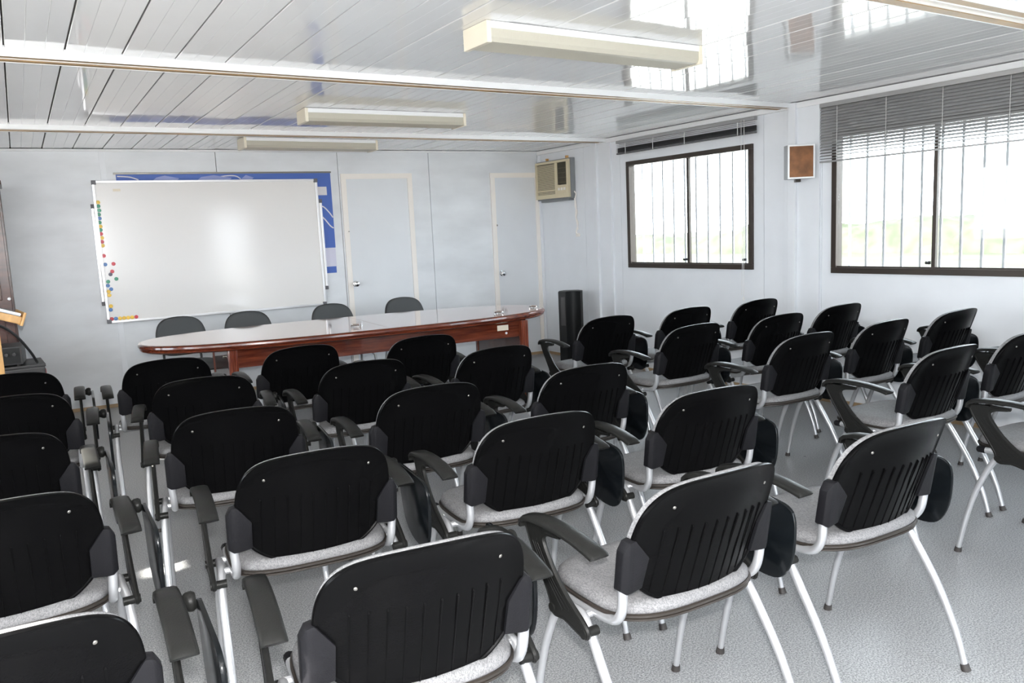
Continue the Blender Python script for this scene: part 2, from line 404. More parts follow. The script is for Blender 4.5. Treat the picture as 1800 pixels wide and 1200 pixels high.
# unseen slab added outside the left wall to block low sun; gaps shape the sun patches
sun_block = MB(); sun_gaps = [(1.05, 1.115, 1.28, 1.52), (2.80, 2.99, 1.38, 1.58), (3.14, 3.25, 2.45, 2.65)]
ys = YR-1.5
for (a, b, c, d) in sun_gaps:
    sun_block.box(XL-3.4, XL-0.065, ys, a, 2.33, 2.37); sun_block.box(XL-c, XL-0.065, a, b, 2.33, 2.37); sun_block.box(XL-3.4, XL-d, a, b, 2.33, 2.37); ys = b
sun_block.box(XL-3.4, XL-0.065, ys, 9.5, 2.33, 2.37)
structure(sun_block.obj('sun_blocker', M_white, None, False), 'unseen slab added outside the left wall to block the sun')

# ceiling planks, each its own piece with a recessed joint
ce = structure(empty('ceiling', (0, 0, H)), 'glossy pale grey plank ceiling')
PW = 0.2297
def plank_mesh(L):
    m = MB(); w2 = PW/2-0.0030
    prof = [(-w2, 0.012), (-w2, 0.0025), (-w2+0.0025, 0.0), (-0.0400, 0.0), (-0.0385, 0.0011), (-0.0370, 0.0), (0.0370, 0.0), (0.0385, 0.0011), (0.0400, 0.0), (w2-0.0025, 0.0), (w2, 0.0025), (w2, 0.012)]
    V = [(x, y, z) for y in (0, L) for x, z in prof]; n = len(prof)
    F = [(i, i+1, n+i+1, n+i) for i in range(n-1)] + [(n-1, 0, n, 2*n-1), tuple(range(n-1, -1, -1)), tuple(range(n, 2*n))]
    m.add(V, F); return m.mesh('plank', M_ceil, False)
BEAMS = [1.965, 4.245, 6.56]
bays = [(YR, BEAMS[0]-0.04), (BEAMS[0]+0.04, BEAMS[1]-0.02), (BEAMS[1]+0.02, BEAMS[2]-0.02), (BEAMS[2]+0.02, 8.30)]
pm = [plank_mesh(b-a) for a, b in bays]
for bi, (a, b) in enumerate(bays):
    k0 = -9
    while 0.278 + PW*(k0+0.5) < 5.40:
        xc = 0.278 + PW*(k0+0.5)
        if xc > XL-0.05:
            o = link('plank', pm[bi], ce); o.location = (xc, a, random.uniform(0, 0.0015))
            o.rotation_euler = (radians(random.uniform(-0.03, 0.03)), radians(random.gauss(0, 0.33)), 0)
        k0 += 1
MB().box(XL-0.1, 5.6, YR-0.1, 8.4, 0.014, 0.05).obj('backing', M_gap, ce, False)

# ceiling beams: two channels with brown edges and a dark slot between them
def beam(y, wdt, rz, label, n):
    h = wdt/2; q = wdt/7.5
    bm_ = empty('trim_%d' % n, (1.8, y, 0), rz); structure(bm_, label)
    A, B = XL-1.8, 5.32-1.8
    for s_ in (-1, 1):
        def bx(a, b, z0, z1, nm, m, bev=0.0):
            ya, yb = sorted((s_*a, s_*b)); MB().box(A, B, ya, yb, z0, z1, bev=bev).obj(nm, m, bm_, False)
        bx(h-0.006, h, H-0.034, H+0.012, 'white_channel', M_white, 0.001)
        bx(h-0.0065-2.0*q, h-0.0065, H-0.032, H+0.012, 'brown_strip', M_beamb)
        bx(0.5*q, h-0.0066-2.0*q, H-0.029, H+0.012, 'cream_strip', M_cream)
    MB().box(A, B, -0.5*q, 0.5*q, H-0.018, H+0.012).obj('dark_slot', M_gap, bm_, False)
beam(4.245, 0.135, 0.012, 'white and brown ceiling beam crossing in front of the middle lamp', 4)
beam(6.56, 0.135, -0.02, 'white and brown ceiling beam nearest the back wall', 5)
beam(1.965, 0.18, 0.008, 'brown and white ceiling beam at the top right corner', 6)

# ------------------------------------------------------------------ windows in the right wall
def make_window(idx, win, mid, bars):
    Ya, Yb, z0, z1 = win; a, b = ru(Ya), ru(Yb); t = 0.042
    wn = structure(empty('window_%d' % idx, rpt(YC), RR), ['', 'bronze framed sliding window nearer the back wall', 'bronze framed sliding window at the right edge', 'bronze framed window beside the camera, out of view'][idx])
    m = MB(); y0, y1 = -0.022, 0.055
    m.box(a, b, y0, y1, z0, z0+t, bev=0.003).box(a, b, y0, y1, z1-t, z1, bev=0.003).box(a, a+t, y0, y1, z0+t, z1-t, bev=0.003).box(b-t, b, y0, y1, z0+t, z1-t, bev=0.003)
    m.box(a+t, b-t, -0.005, 0.002, z0+t, z0+t+0.012)
    m.obj('window_frame', M_bronze, wn, False)
    mu = ru(mid)
    MB().box(mu-0.013, mu+0.013, 0.0, 0.028, z0+t, z1-t, bev=0.002).obj('meeting_stile', M_bronze, wn, False)
    MB().box(a+t, mu, 0.010, 0.014, z0+t, z1-t).obj('pane', M_glass, wn, False)
    MB().box(mu, b-t, 0.034, 0.038, z0+t, z1-t).obj('pane', M_glass, wn, False)
    for yb in bars:
        u = ru(yb)
        MB().box(u-0.008, u+0.008, 0.140, 0.152, z0-0.05, z1+0.05).obj('security_bar', M_barw, wn, False)
    for u in (mu-0.03, b-t-0.05):
        MB().box(u-0.012, u+0.012, -0.018, 0.008, z0+t+0.030, z0+t+0.052, bev=0.003).cyl((u, -0.03, z0+t+0.041), (u, -0.018, z0+t+0.041), 0.010, 10).obj('latch', M_bblack, wn)
    return wn
def bar_list(y0, dy, n): return [y0-dy*i for i in range(n)]
make_window(1, WIN[0], 5.345, bar_list(6.09, 0.1425, 11))
make_window(2, WIN[1], 3.097, bar_list(3.82, 0.1380, 11))
make_window(3, WIN[2], 0.80, bar_list(1.52, 0.1380, 11))
# sky portals so that daylight through the openings is sampled well
for i, (Ya, Yb, z0, z1) in enumerate(WIN):
    p = add_light('sky_portal', 'AREA', rpt((Ya+Yb)/2, (z0+z1)/2, -0.10), 1.0, shape='RECTANGLE', size=abs(Ya-Yb), size_y=z1-z0)
    p.rotation_euler = Vector((sin(RR), -cos(RR), 0)).to_track_quat('-Z', 'Z').to_euler(); p.data.cycles.is_portal = True
for (a, b) in LWIN:
    p = add_light('sky_portal', 'AREA', (XL-0.08, (a+b)/2, 1.52), 1.0, shape='RECTANGLE', size=b-a, size_y=1.04)
    p.rotation_euler = Vector((1, 0, 0)).to_track_quat('-Z', 'Z').to_euler(); p.data.cycles.is_portal = True
p = add_light('sky_portal', 'AREA', (2.80, YR-0.08, 1.01), 1.0, shape='RECTANGLE', size=0.60, size_y=2.02)
p.rotation_euler = Vector((0, 1, 0)).to_track_quat('-Z', 'Z').to_euler(); p.data.cycles.is_portal = True

# outdoors
o = MB().box(5.62, 17, -60, 60, -0.44, -0.40).obj('paving', M_paving, None, False); structure(o, 'pale concrete paving outside the right wall, below the sills')
o = MB().box(5.6, 160, -90, 120, -0.5, -0.45).obj('lawn', M_grass, None, False); structure(o, 'sunlit dry grass field outside the windows'); o['kind'] = 'structure'
o = MB().box(-60, 5.2, -60, YR-0.4, -0.3, -0.2).box(-60, XL-0.1, YR-0.4, 60, -0.3, -0.2).obj('yard', M_yard, None, False); structure(o, 'sunlit yard behind the building, out of view')
hb = bmesh.new(); bmesh.ops.create_grid(hb, x_segments=160, y_segments=8, size=1)
for v in hb.verts:
    x, y = v.co.x, v.co.y
    px = x*80; h = max(0, 1-y*y)**0.6
    v.co = Vector((38+y*2.2+random.uniform(-.3, .3), px+20, -0.45 + h*(1.35+0.35*sin(px*0.21)+0.25*sin(px*0.57+1)) + random.uniform(-.12, .12)*h))
hm = MB(); hm.bm(hb); hg = hm.obj('hedge', M_hedge, None)
tag(hg, 'low pale hedge across the field seen through the barred windows', 'hedge', kind='thing')

# ------------------------------------------------------------------ doors in the back wall
def make_door(n, X0, X1, z1, knobX, lockX, label):
    sq = sqrt(1+KB*KB); a, b = (X0-2)*sq, (X1-2)*sq
    dn = structure(empty('door_%d' % n, bpt(2), RB), label)
    MB().box(a+0.042, b-0.042, -0.012, -0.001, 0.03, z1-0.042, bev=0.002).obj('door_leaf', M_door, dn, False)
    MB().prism([(a, 0.03), (a, z1), (a+0.052, z1-0.052), (a+0.052, 0.03)], 'y', -0.022, -0.001).obj('door_casing', M_cream, dn, False)
    MB().prism([(a, z1), (b, z1), (b-0.052, z1-0.052), (a+0.052, z1-0.052)], 'y', -0.022, -0.001).obj('door_casing', M_cream, dn, False)
    MB().prism([(b, 0.03), (b, z1), (b-0.052, z1-0.052), (b-0.052, 0.03)], 'y', -0.022, -0.001).obj('door_casing', M_cream, dn, False)
    k = (knobX-2)*sq
    kn = MB(); pr = [(0.001, 0.0), (0.030, 0.0), (0.030, 0.006), (0.012, 0.010), (0.012, 0.026), (0.026, 0.034), (0.030, 0.046), (0.026, 0.058), (0.012, 0.063), (0.001, 0.064)]
    kn.lathe(pr, 20); ko = kn.obj('door_knob', M_chrome, dn); ko.rotation_euler = (pi/2, 0, 0); ko.location = (k, -0.012, 0.962)
    l = (lockX-2)*sq
    lk = MB().lathe([(0.001, 0), (0.012, 0), (0.012, 0.008), (0.004, 0.010), (0.004, 0.028), (0.001, 0.028)], 12).obj('thumb_lock', M_screw, dn)
    lk.rotation_euler = (pi/2, 0, 0); lk.location = (l, -0.012, 1.494)
make_door(1, 2.835, 3.588, 2.068, 2.912, 2.878, 'pale laminate door with cream casing right of the whiteboard')
make_door(2, 4.495, 5.10, 2.063, 4.588, 4.548, 'pale laminate door with cream casing beside the air conditioner')

# ------------------------------------------------------------------ poster and whiteboards on the back wall
SQ = sqrt(1+KB*KB)
def bs(X): return (X-2)*SQ
po = empty('wall_poster', bpt(2), RB); tag(po, 'large blue printed wall poster mostly hidden behind the whiteboard', 'poster')
MB().box(bs(.82), bs(2.737), -0.004, -0.0005, 1.34, 2.078).obj('blue_sheet', M_blue, po, False)
MB().box(bs(.82), bs(2.735), -0.003, -0.0005, 1.155, 1.338).obj('pale_sheet', M_lil, po, False)
MB().box(bs(2.55), bs(2.731), -0.004, -0.0005, 1.088, 1.153).obj('blue_foot', M_blue, po, False)
MB().box(bs(.80), bs(2.745), -0.012, -0.0005, 2.078, 2.094, bev=0.003).obj('top_rail', M_rail, po, False)
MB().box(bs(2.50), bs(2.690), -0.0055, -0.0042, 1.862, 1.945).obj('white_label', M_posterw, po, False)
def ribbon(pts, wd, m):
    P, _ = catmull([Vector((bs(x), -0.0048, z)) for x, z in pts], [1]*len(pts), 6)
    mb = MB(); V = []; n = len(P)
    for i, p in enumerate(P):
        t = (P[min(i+1, n-1)]-P[max(i-1, 0)]).normalized(); q = Vector((-t.z, 0, t.x))*wd/2
        V += [p+q, p-q, p+q+Vector((0, .0008, 0)), p-q+Vector((0, .0008, 0))]
    F = []
    for i in range(n-1):
        a = 4*i; F += [(a, a+1, a+5, a+4), (a+2, a+6, a+7, a+3), (a, a+4, a+6, a+2), (a+1, a+3, a+7, a+5)]
    mb.add(V, F); return mb.obj('curved_line', m, po, False)
ribbon([(2.60, 1.762), (2.65, 1.745), (2.70, 1.69), (2.733, 1.64)], 0.012, M_posterw)
ribbon([(2.60, 1.675), (2.65, 1.625), (2.70, 1.56), (2.732, 1.535)], 0.012, M_posterw)
ribbon([(.83, 2.062), (.93, 2.055), (1.0, 2.03)], 0.010, M_posterw)
ribbon([(1.58, 2.02), (1.72, 2.055), (1.83, 2.058), (1.88, 2.03)], 0.010, M_posterw)
for (x0, x1, c) in ((1.10, 1.34, M_blue2), (1.48, 1.80, M_blue2), (1.86, 2.0, M_blue2)):
    MB().prism([(bs(x0), 2.01), (bs(x0+.05), 2.05), (bs((x0+x1)/2), 2.066), (bs(x1), 2.04), (bs(x1-.03), 2.01)], 'y', -0.0052, -0.0042).obj('pale_patch', c, po, False)

def whiteboard(name, label, X0, X1, z0, z1, d, th):
    b = empty(name, bpt(2, 0, d), RB); tag(b, label, 'whiteboard')
    a, c = bs(X0), bs(X1); t = 0.020
    MB().box(a+t, c-t, -th*0.6, 0, z0+t, z1-t).obj('writing_surface', M_board, b, False)
    m = MB(); m.box(a, c, -th, 0, z0, z0+t, bev=0.003).box(a, c, -th, 0, z1-t, z1, bev=0.003).box(a, a+t, -th, 0, z0+t, z1-t, bev=0.003).box(c-t, c, -th, 0, z0+t, z1-t, bev=0.003)
    m.obj('edge_frame', M_alu, b, False)
    for x in (a, c):
        for z in (z0, z1):
            sx = 1 if x == a else -1; sz = 1 if z == z0 else -1
            xa, xb = sorted((x-sx*0.003, x+sx*0.034)); za, zb = sorted((z-sz*0.003, z+sz*0.034))
            MB().box(xa, xb, -th-0.003, 0.001, za, zb, bev=0.004).obj('corner_cap', M_corner, b, False)
    return b
whiteboard('whiteboard', 'narrow older whiteboard almost wholly hidden behind the big one', 0.598, 2.628, 0.93, 1.82, 0.003, 0.02)
wbd = whiteboard('whiteboard', 'large blank whiteboard with coloured magnets down its left edge', 0.622, 2.588, 0.775, 2.018, 0.052, 0.028)
RW = atan(-0.045)      # the big board hangs a little proud of the wall at its left end
wbd.location = bpt(2, 0, 0.052); wbd.rotation_euler = (0, 0, RW)
def wpt(X, z, d):
    return wbd.location + Vector((cos(RW), sin(RW), 0))*((X-2)*SQ) + Vector((sin(RW), -cos(RW), 0))*d + Vector((0, 0, z))
MAGS = [(0.655,1.833,'Y'),(0.654,1.800,'G'),(0.657,1.764,'G'),(0.651,1.729,'G'),(0.653,1.695,'B'),(0.649,1.660,'G'),(0.652,1.625,'Y'),(0.650,1.595,'G'),(0.650,1.561,'R'),(0.654,1.526,'Y'),(0.651,1.492,'R'),(0.653,1.459,'Y'),
 (0.652,1.370,'R'),(0.656,1.294,'B'),(0.721,1.296,'R'),(0.704,1.230,'R'),(0.688,1.205,'K'),(0.730,1.163,'G'),(0.663,1.143,'G'),(0.658,1.108,'B'),(0.680,1.075,'B'),(0.659,1.056,'Y'),(0.660,1.023,'Y'),(0.663,0.926,'Y'),(0.658,0.893,'B'),
 (0.658,0.812,'R'),(0.691,0.812,'B'),(0.724,0.812,'Y'),(0.757,0.812,'Y'),(0.790,0.812,'Y'),(0.823,0.812,'Y'),(0.856,0.813,'R')]
mm = {k: MB().lathe([(0.001, 0), (0.0155, 0), (0.0165, 0.003), (0.0150, 0.0065), (0.001, 0.0072)], 16).mesh('magnet', v) for k, v in MAG.items()}
cname = {'Y': 'yellow', 'G': 'green', 'B': 'blue', 'R': 'red', 'K': 'dark purple'}
ordn = ['topmost', 'second', 'third', 'fourth', 'fifth', 'sixth', 'seventh', 'eighth', 'ninth', 'tenth', 'eleventh', 'twelfth']
loose = ['lone red magnet below the whiteboard magnet column, touching no other', 'blue magnet at the left edge level with the upper loose red one',
         'upper loose red magnet, right of the whiteboard magnet column', 'lower loose red magnet just above the dark purple one', 'dark purple magnet just under a red one on the whiteboard',
         'loose green magnet farthest right of the scattered ones', 'green magnet scattered just above two blue ones', 'blue magnet just below the scattered left green one',
         'blue magnet offset right, just above the lower yellow pair', 'upper yellow magnet of the pair below the blue ones', 'lower yellow magnet of the pair below the blue ones',
         'yellow magnet resting on a blue one near the board bottom', 'blue magnet just under a lone yellow one near the board bottom']
brow = ['red magnet in the bottom left corner, first of the bottom row', 'blue magnet second in the row along the board bottom', 'yellow magnet third in the row along the board bottom', 'yellow magnet fourth in the row along the board bottom',
        'yellow magnet fifth in the row along the board bottom', 'yellow magnet sixth in the row along the board bottom', 'red magnet at the right end of the bottom row']
for i, (X, z, k) in enumerate(MAGS):
    if i < 12: lab = '%s magnet, %s from the top in the whiteboard column' % (cname[k], ordn[i]) if i else 'yellow magnet at the very top of the whiteboard column'
    elif i < 25: lab = loose[i-12]
    else: lab = brow[i-25]
    o = link('magnet', mm[k]); o.location = wpt(X, z, 0.0170); o.rotation_euler = (pi/2, 0, RW)
    tag(o, lab, 'magnet', 'round magnets on the whiteboard')
o = MB().box(-0.030, 0.030, -0.004, 0, -0.011, 0.011, bev=0.0015).obj('sticker', M_sticker, None, False)
o.location = wpt(0.811, 1.936, 0.0172); o.rotation_euler = (0, 0, RW); tag(o, 'small grey blank plate at the top left of the whiteboard', 'label plate')

# ------------------------------------------------------------------ ceiling lamps
def lamp(x0, x1, y0, y1, rz, label):
    L = x1-x0; wd = y1-y0; hz = 0.088
    t = empty('ceiling_light', ((x0+x1)/2, (y0+y1)/2, H), rz); tag(t, label, 'ceiling light', 'fluorescent ceiling lights')
    MB().box(-L/2+.02, L/2-.02, -wd/2, wd/2, -0.030, -0.001, bev=0.004).obj('housing', M_white, t, False)
    m = MB()
    pr = [(-wd/2+0.004, -0.030), (-wd/2+0.004, -0.066), (-wd/2+0.014, -hz+0.004), (-wd/2+0.03, -hz)]
    k = 7
    for i in range(k): pr += [(-wd/2+0.03+(wd-0.06)*(i+.5)/k, -hz+0.004), (-wd/2+0.03+(wd-0.06)*(i+1)/k, -hz)]
    pr += [(wd/2-0.014, -hz+0.004), (wd/2-0.004, -0.066), (wd/2-0.004, -0.030)]
    m.prism(pr, 'x', -L/2+.022, L/2-.022); m.obj('diffuser', M_prism, t, False)
    for s in (-1, 1):
        xa, xb = sorted((s*(L/2-0.022), s*L/2))
        MB().box(xa, xb, -wd/2-0.003, wd/2+0.003, -hz-0.003, -0.001, bev=0.004).obj('end_cap', M_lightc, t, False)
lamp(1.765, 3.035, 2.995, 3.19, 0.022, 'cream fluorescent ceiling light nearest the camera')
lamp(1.735, 2.935, 5.325, 5.53, -0.035, 'cream fluorescent ceiling light between the two ceiling beams')
lamp(1.70, 2.90, 6.92, 7.13, 0.02, 'cream fluorescent ceiling light above the whiteboard')

# ------------------------------------------------------------------ venetian blinds
def slat_mesh(L, wd, m, name='slat'):
    q = MB(); pr = [(-wd/2, 0.0), (-wd/6, 0.0022), (wd/6, 0.0022), (wd/2, 0.0)]
    V = [(x, y, z) for x in (0, L) for y, z in pr] + [(x, y, z-0.0006) for x in (0, L) for y, z in pr]
    F = []
    for i in range(3): F += [(i, i+1, 5+i, 4+i), (8+i, 12+i, 13+i, 9+i)]
    F += [(0, 4, 12, 8), (3, 11, 15, 7), (0, 8, 9, 1), (1, 9, 10, 2), (2, 10, 11, 3), (4, 5, 13, 12), (5, 6, 14, 13), (6, 7, 15, 14)]
    q.add(V, F); return q.mesh(name, m)
def blind_lowered():
    Ya, Yb = 3.945, 2.24; a, b = ru(Ya), ru(Yb)
    t = empty('venetian_blind', rpt(YC), RR); tag(t, 'grey venetian blind let halfway down over the window at the right edge', 'blind')
    MB().box(a, b, -0.062, -0.024, 2.222, 2.252, bev=0.003).obj('head_rail', M_slat, t, False)
    me = slat_mesh(b-a, 0.025, M_slat)
    n = 18; ztop, zbot = 2.212, 1.850
    for i in range(n):
        z = ztop+(zbot-ztop)*i/(n-1)
        o = link('slat', me, t); o.location = (a, -0.043, z)
        ang = 56 if i < 12 else 56-(i-11)*6
        o.rotation_euler = (radians(ang+random.uniform(-2, 2)), 0, radians(random.uniform(-.04, .04)))
    MB().box(a, b, -0.055, -0.030, 1.822, 1.834, bev=0.002).obj('bottom_rail', M_slat, t, False)
    for Yc in (3.80, 3.42, 3.03, 2.62, 2.36):
        u = ru(Yc); MB().cyl((u, -0.058, 1.83), (u, -0.058, 2.24), 0.0016, 6).obj('ladder_cord', M_cord, t)
blind_lowered()
def blind_raised():
    Ya, Yb = 6.235, 4.545; a, b = ru(Ya), ru(Yb)
    t = empty('venetian_blind', rpt(YC), RR); tag(t, 'grey venetian blind drawn right up above the window nearer the back wall', 'blind')
    MB().box(a, b, -0.062, -0.024, 2.222, 2.250, bev=0.003).obj('head_rail', M_slat, t, False)
    me = slat_mesh(b-a, 0.025, M_slat); md = slat_mesh(b-a, 0.027, M_slatd)
    for z in (2.208, 2.194):
        o = link('slat', me, t); o.location = (a, -0.043, z); o.rotation_euler = (radians(12), 0, 0)
    for i in range(13):
        o = link('slat', md, t); o.location = (a, -0.043, 2.178-0.0034*i); o.rotation_euler = (radians(random.uniform(-3, 3)), 0, 0)
    MB().box(a, b, -0.057, -0.029, 2.118, 2.132, bev=0.002).obj('bottom_rail', M_slatd, t, False)
    for Yc in (6.10, 5.72, 5.32, 4.72):
        u = ru(Yc); MB().cyl((u, -0.0585, 2.118), (u, -0.0585, 2.24), 0.003, 6).obj('ladder_cord', M_cord, t)
    for du, z0, sw in ((0.13, 0.80, 0.012), (0.10, 0.78, -0.004)):
        u = b-du; m = MB()
        m.tube([(u, -0.066, 2.235), (u+0.002, -0.070, 1.8), (u+sw, -0.070, 1.3), (u+sw*0.6-0.01, -0.068, z0)], 0.0020, 6, smooth=4)
        m.obj('pull_cord', M_cord, t)
    u = b-0.112; MB().lathe([(0.001, 0), (0.009, 0.004), (0.007, 0.03), (0.002, 0.035)], 10, o=(u, -0.068, 0.755)).obj('cord_tassel', M_cord, t)
blind_raised()

# ------------------------------------------------------------------ air conditioner on the right wall
def aircon():
    Ya, Yb, z0, z1 = 7.585, 6.985, 1.758, 2.158; a, b = ru(Ya), ru(Yb); d = 0.085
    t = empty('air_conditioner', rpt(YC), RR); tag(t, 'cream window air conditioner high in the back right corner', 'air conditioner')
    MB().box(a-0.01, b+0.016, -d+0.028, -0.0005, z0-0.014, z1+0.012, bev=0.004).obj('casing', M_acd, t, False)
    m = MB(); m.box(a, b, -d, -d+0.030, z0, z0+0.045, bev=0.004).box(a, b, -d, -d+0.030, z1-0.025, z1, bev=0.004)
    m.box(a, a+0.022, -d, -d+0.030, z0+0.045, z1-0.025, bev=0.003).box(b-0.035, b, -d, -d+0.030, z0+0.045, z1-0.025, bev=0.003)
    um = a+(b-a)*0.60
    m.box(um, um+0.045, -d, -d+0.030, z0+0.045, z1-0.025).box(um+0.045, b-0.035, -d, -d+0.030, z0+0.045, z0+0.135)
    m.box(a+0.022, um, -d, -d+0.030, z0+0.085, z0+0.095)
    m.obj('front_frame', M_ac, t, False)
    MB().box(a+0.02, um, -d+0.016, -d+0.024, z0+0.045, z1-0.025).obj('filter_mesh', M_acg, t, False)
    mb = MB(); nl = 24
    for i in range(nl):
        z = z0+0.050+(z1-0.03-z0-0.05)*i/nl
        mb.box(a+0.022, um, -d+0.002, -d+0.012, z, z+0.0068)
    g = mb.obj('louvre_grille', M_ac, t, False)
    MB().box(um+0.045, b-0.035, -d+0.022, -d+0.028, z0+0.135, z1-0.025).obj('outlet_back', M_pipe, t, False)
    for i in range(7):
        x = um+0.052+(b-0.035-um-0.052)*i/7
        MB().box(x, x+0.004, -d+0.003, -d+0.020, z0+0.140, z1-0.030).obj('outlet_vane', M_acg, t, False)
    for i in range(4):
        z = z0+0.160+(z1-0.04-z0-0.16)*i/4
        MB().box(um+0.045, b-0.035, -d+0.014, -d+0.020, z, z+0.006).obj('outlet_vane', M_ac, t, False)
    for i in range(3):
        MB().box(um+0.06+0.05*i, um+0.09+0.05*i, -d-0.006, -d+0.0, z0+0.078, z0+0.105, bev=0.002).obj('control_button', M_cream, t, False)
    MB().box(a+0.06, b-0.02, -0.06, -0.001, z0-0.036, z0-0.015, bev=0.003).obj('support_ledge', M_acd, t, False)
    for x in (a+0.14, b-0.10): MB().box(x-0.012, x+0.012, -0.03, -0.002, z1+0.012, z1+0.042, bev=0.002).obj('clip', M_pine, t, False)
    x = b+0.018
    pts = [(x-0.01, -0.02, z0+0.06), (x+0.022, -0.018, z0+0.03), (x, -0.014, z0-0.02), (x-0.006, -0.012, z0-0.10), (x+0.022, -0.012, z0-0.16), (x+0.004, -0.012, z0-0.22), (x+0.030, -0.012, z0-0.28), (x+0.012, -0.012, z0-0.34), (x-0.004, -0.012, z0-0.375), (x+0.02, -0.014, z0-0.40)]
    MB().tube(pts, 0.0075, 7, smooth=5).obj('power_cord', M_cream, t)
    MB().tube([(x-0.006, -0.016, z0-0.02), (x+0.010, -0.012, z0-0.10), (x-0.002, -0.012, z0-0.2), (x+0.018, -0.012, z0-0.29), (x+0.03, -0.014, z0-0.35)], 0.0075, 7, smooth=5).obj('power_cord', M_cream, t)
    MB().box(x+0.012, x+0.058, -0.032, -0.006, z0-0.425, z0-0.390, bev=0.006).obj('plug', M_cream, t, False)
aircon()

# ------------------------------------------------------------------ loudspeaker on the right wall pilaster
def speaker():
    t = empty('wall_speaker', (5.110, 4.075, 1.842), 0); tag(t, 'small brown fronted loudspeaker on the wall between the two windows', 'speaker')
    t.rotation_euler = (0, 0, radians(-33))
    MB().box(-0.10, 0.10, -0.045, 0.045, -0.125, 0.125, bev=0.004).obj('cabinet', M_cab, t, False)
    m = MB(); f = 0.011
    m.box(-0.10, 0.10, -0.056, -0.0455, -0.125, -0.125+f).box(-0.10, 0.10, -0.056, -0.0455, 0.125-f, 0.125).box(-0.10, -0.10+f, -0.056, -0.0455, -0.125+f, 0.125-f).box(0.10-f, 0.10, -0.056, -0.0455, -0.125+f, 0.125-f)
    m.obj('front_rim', M_white, t, False)
    MB().box(-0.10+f, 0.10-f, -0.054, -0.0455, -0.125+f, 0.125-f, bev=0.003).obj('grille_cloth', M_spk, t, False)
    MB().box(-0.015, 0.025, 0.03, 0.07, -0.147, -0.125, bev=0.003).box(0.0, 0.03, 0.045, 0.085, -0.06, 0.06).obj('bracket', M_bronze, t, False)
speaker()

# ------------------------------------------------------------------ dark tower in the corner
def tower():
    t = empty('tower_fan', (4.905, 6.80, 0), radians(-38)); tag(t, 'tall black curved tower standing on the floor in the right corner', 'tower fan')
    w2, dp, hz = 0.125, 0.11, 0.775
    out = [(-w2, -dp)] + [(-w2+0.02, -dp+0.0)]
    n = 10
    for i in range(n+1):
        x = -w2+0.075+(2*w2-0.095)*i/n; out.append((x, -dp+0.045*sin(pi*i/n)))
    out += [(w2, -dp), (w2, dp*0.3), (w2*0.6, dp), (-w2*0.6, dp), (-w2, dp*0.3)]
    MB().prism(out, 'z', 0.025, hz, bev=0.004).obj('body', M_tower, t)
    MB().box(-w2-0.01, w2+0.01, -dp-0.01, dp, 0, 0.0255, bev=0.006).obj('foot', M_bblack, t, False)
    MB().box(-w2+0.022, -w2+0.066, -dp-0.004, -dp+0.002, 0.42, 0.72, bev=0.002).obj('slot_panel', M_bblack, t, False)
tower()

# ------------------------------------------------------------------ conference table
def table():
    t = empty('conference_table', (2.285, 6.055, 0), radians(-4.2)); tag(t, 'long oval mahogany conference table before the whiteboard', 'table')
    A, B = 1.635, 0.590
    def outline(off, n=72, half=0):
        o = []
        for i in range(n):
            th = 2*pi*i/n; c, s = cos(th), sin(th)
            x = math.copysign(abs(c)**(2/2.7), c)*(A-off); y = math.copysign(abs(s)**(2/2.45), s)*(B-off)
            o.append((x, y))
        return o
    prof = [(0.055, 0.690), (0.030, 0.690), (0.022, 0.694), (0.012, 0.700), (0.010, 0.708), (0.014, 0.713), (0.006, 0.716), (0.0, 0.726), (0.002, 0.738), (0.010, 0.7465), (0.018, 0.7495), (0.022, 0.750)]
    m = MB(); n = 96; V = []
    for off, z in prof: V += [(x, y, z) for x, y in outline(off, n)]
    F = [(i*n+k, i*n+(k+1) % n, (i+1)*n+(k+1) % n, (i+1)*n+k) for i in range(len(prof)-1) for k in range(n)]
    F += [tuple(range(n-1, -1, -1))]
    m.add(V, F); m.obj('moulded_edge', M_mah, t, True, 30)
    # top in two leaves with a seam between them
    for s in (-1, 1):
        pts = [(x, y) for x, y in outline(0.0222, n)]
        cl = []
        xs = 0.055
        for i in range(n):
            (x1, y1), (x2, y2) = pts[i], pts[(i+1) % n]
            in1 = (x1-xs)*s > 0.0012; in2 = (x2-xs)*s > 0.0012
            if in1: cl.append((x1, y1))
            if in1 != in2:
                xx = xs+s*0.0012; k = (xx-x1)/(x2-x1); cl.append((xx, y1+(y2-y1)*k))
        MB().prism(cl, 'z', 0.7350, 0.7502).obj('table_leaf', M_top, t, False)
    for x in (-1.06, 1.25):
        MB().box(x-0.022, x+0.022, -0.40, 0.43, 0, 0.690, bev=0.003).obj('end_panel', M_mahd, t, False)
        m = MB(); m.box(x-0.030, x+0.035, -0.445, -0.4005, 0, 0.690, bev=0.004)
        for k in (-0.012, 0.006, 0.020): m.cyl((x+k, -0.445, 0.0), (x+k, -0.445, 0.688), 0.0065, 8)
        m.obj('corner_post', M_mahv, t)
        m = MB(); m.box(x-0.030, x+0.035, 0.4305, 0.47, 0, 0.690, bev=0.004); m.obj('corner_post', M_mahv, t, False)
    MB().box(-1.025, 1.22, -0.405, -0.385, 0.555, 0.690, bev=0.002).obj('modesty_panel', M_mah, t, False)
    MB().cyl((-1.083, -0.20, 0.62), (-1.095, -0.20, 0.62), 0.012, 12).obj('bolt_cap', M_screw, t)
    MB().box(1.02, 1.12, -0.4075, -0.4052, 0.618, 0.662).obj('blank_sticker', M_sticker, t, False)
    MB().cyl((1.10, -0.4052, 0.594), (1.10, -0.409, 0.594), 0.010, 12).obj('white_stud', M_white, t)
    return t
M_top = mat('polished_table_top', (0.44, 0.22, 0.15), 0.10, spec=0.7, coat=0.9, var=0.12, var_scale=3, stretch=(1, 8, 1), coat_rough=0.06)
table()
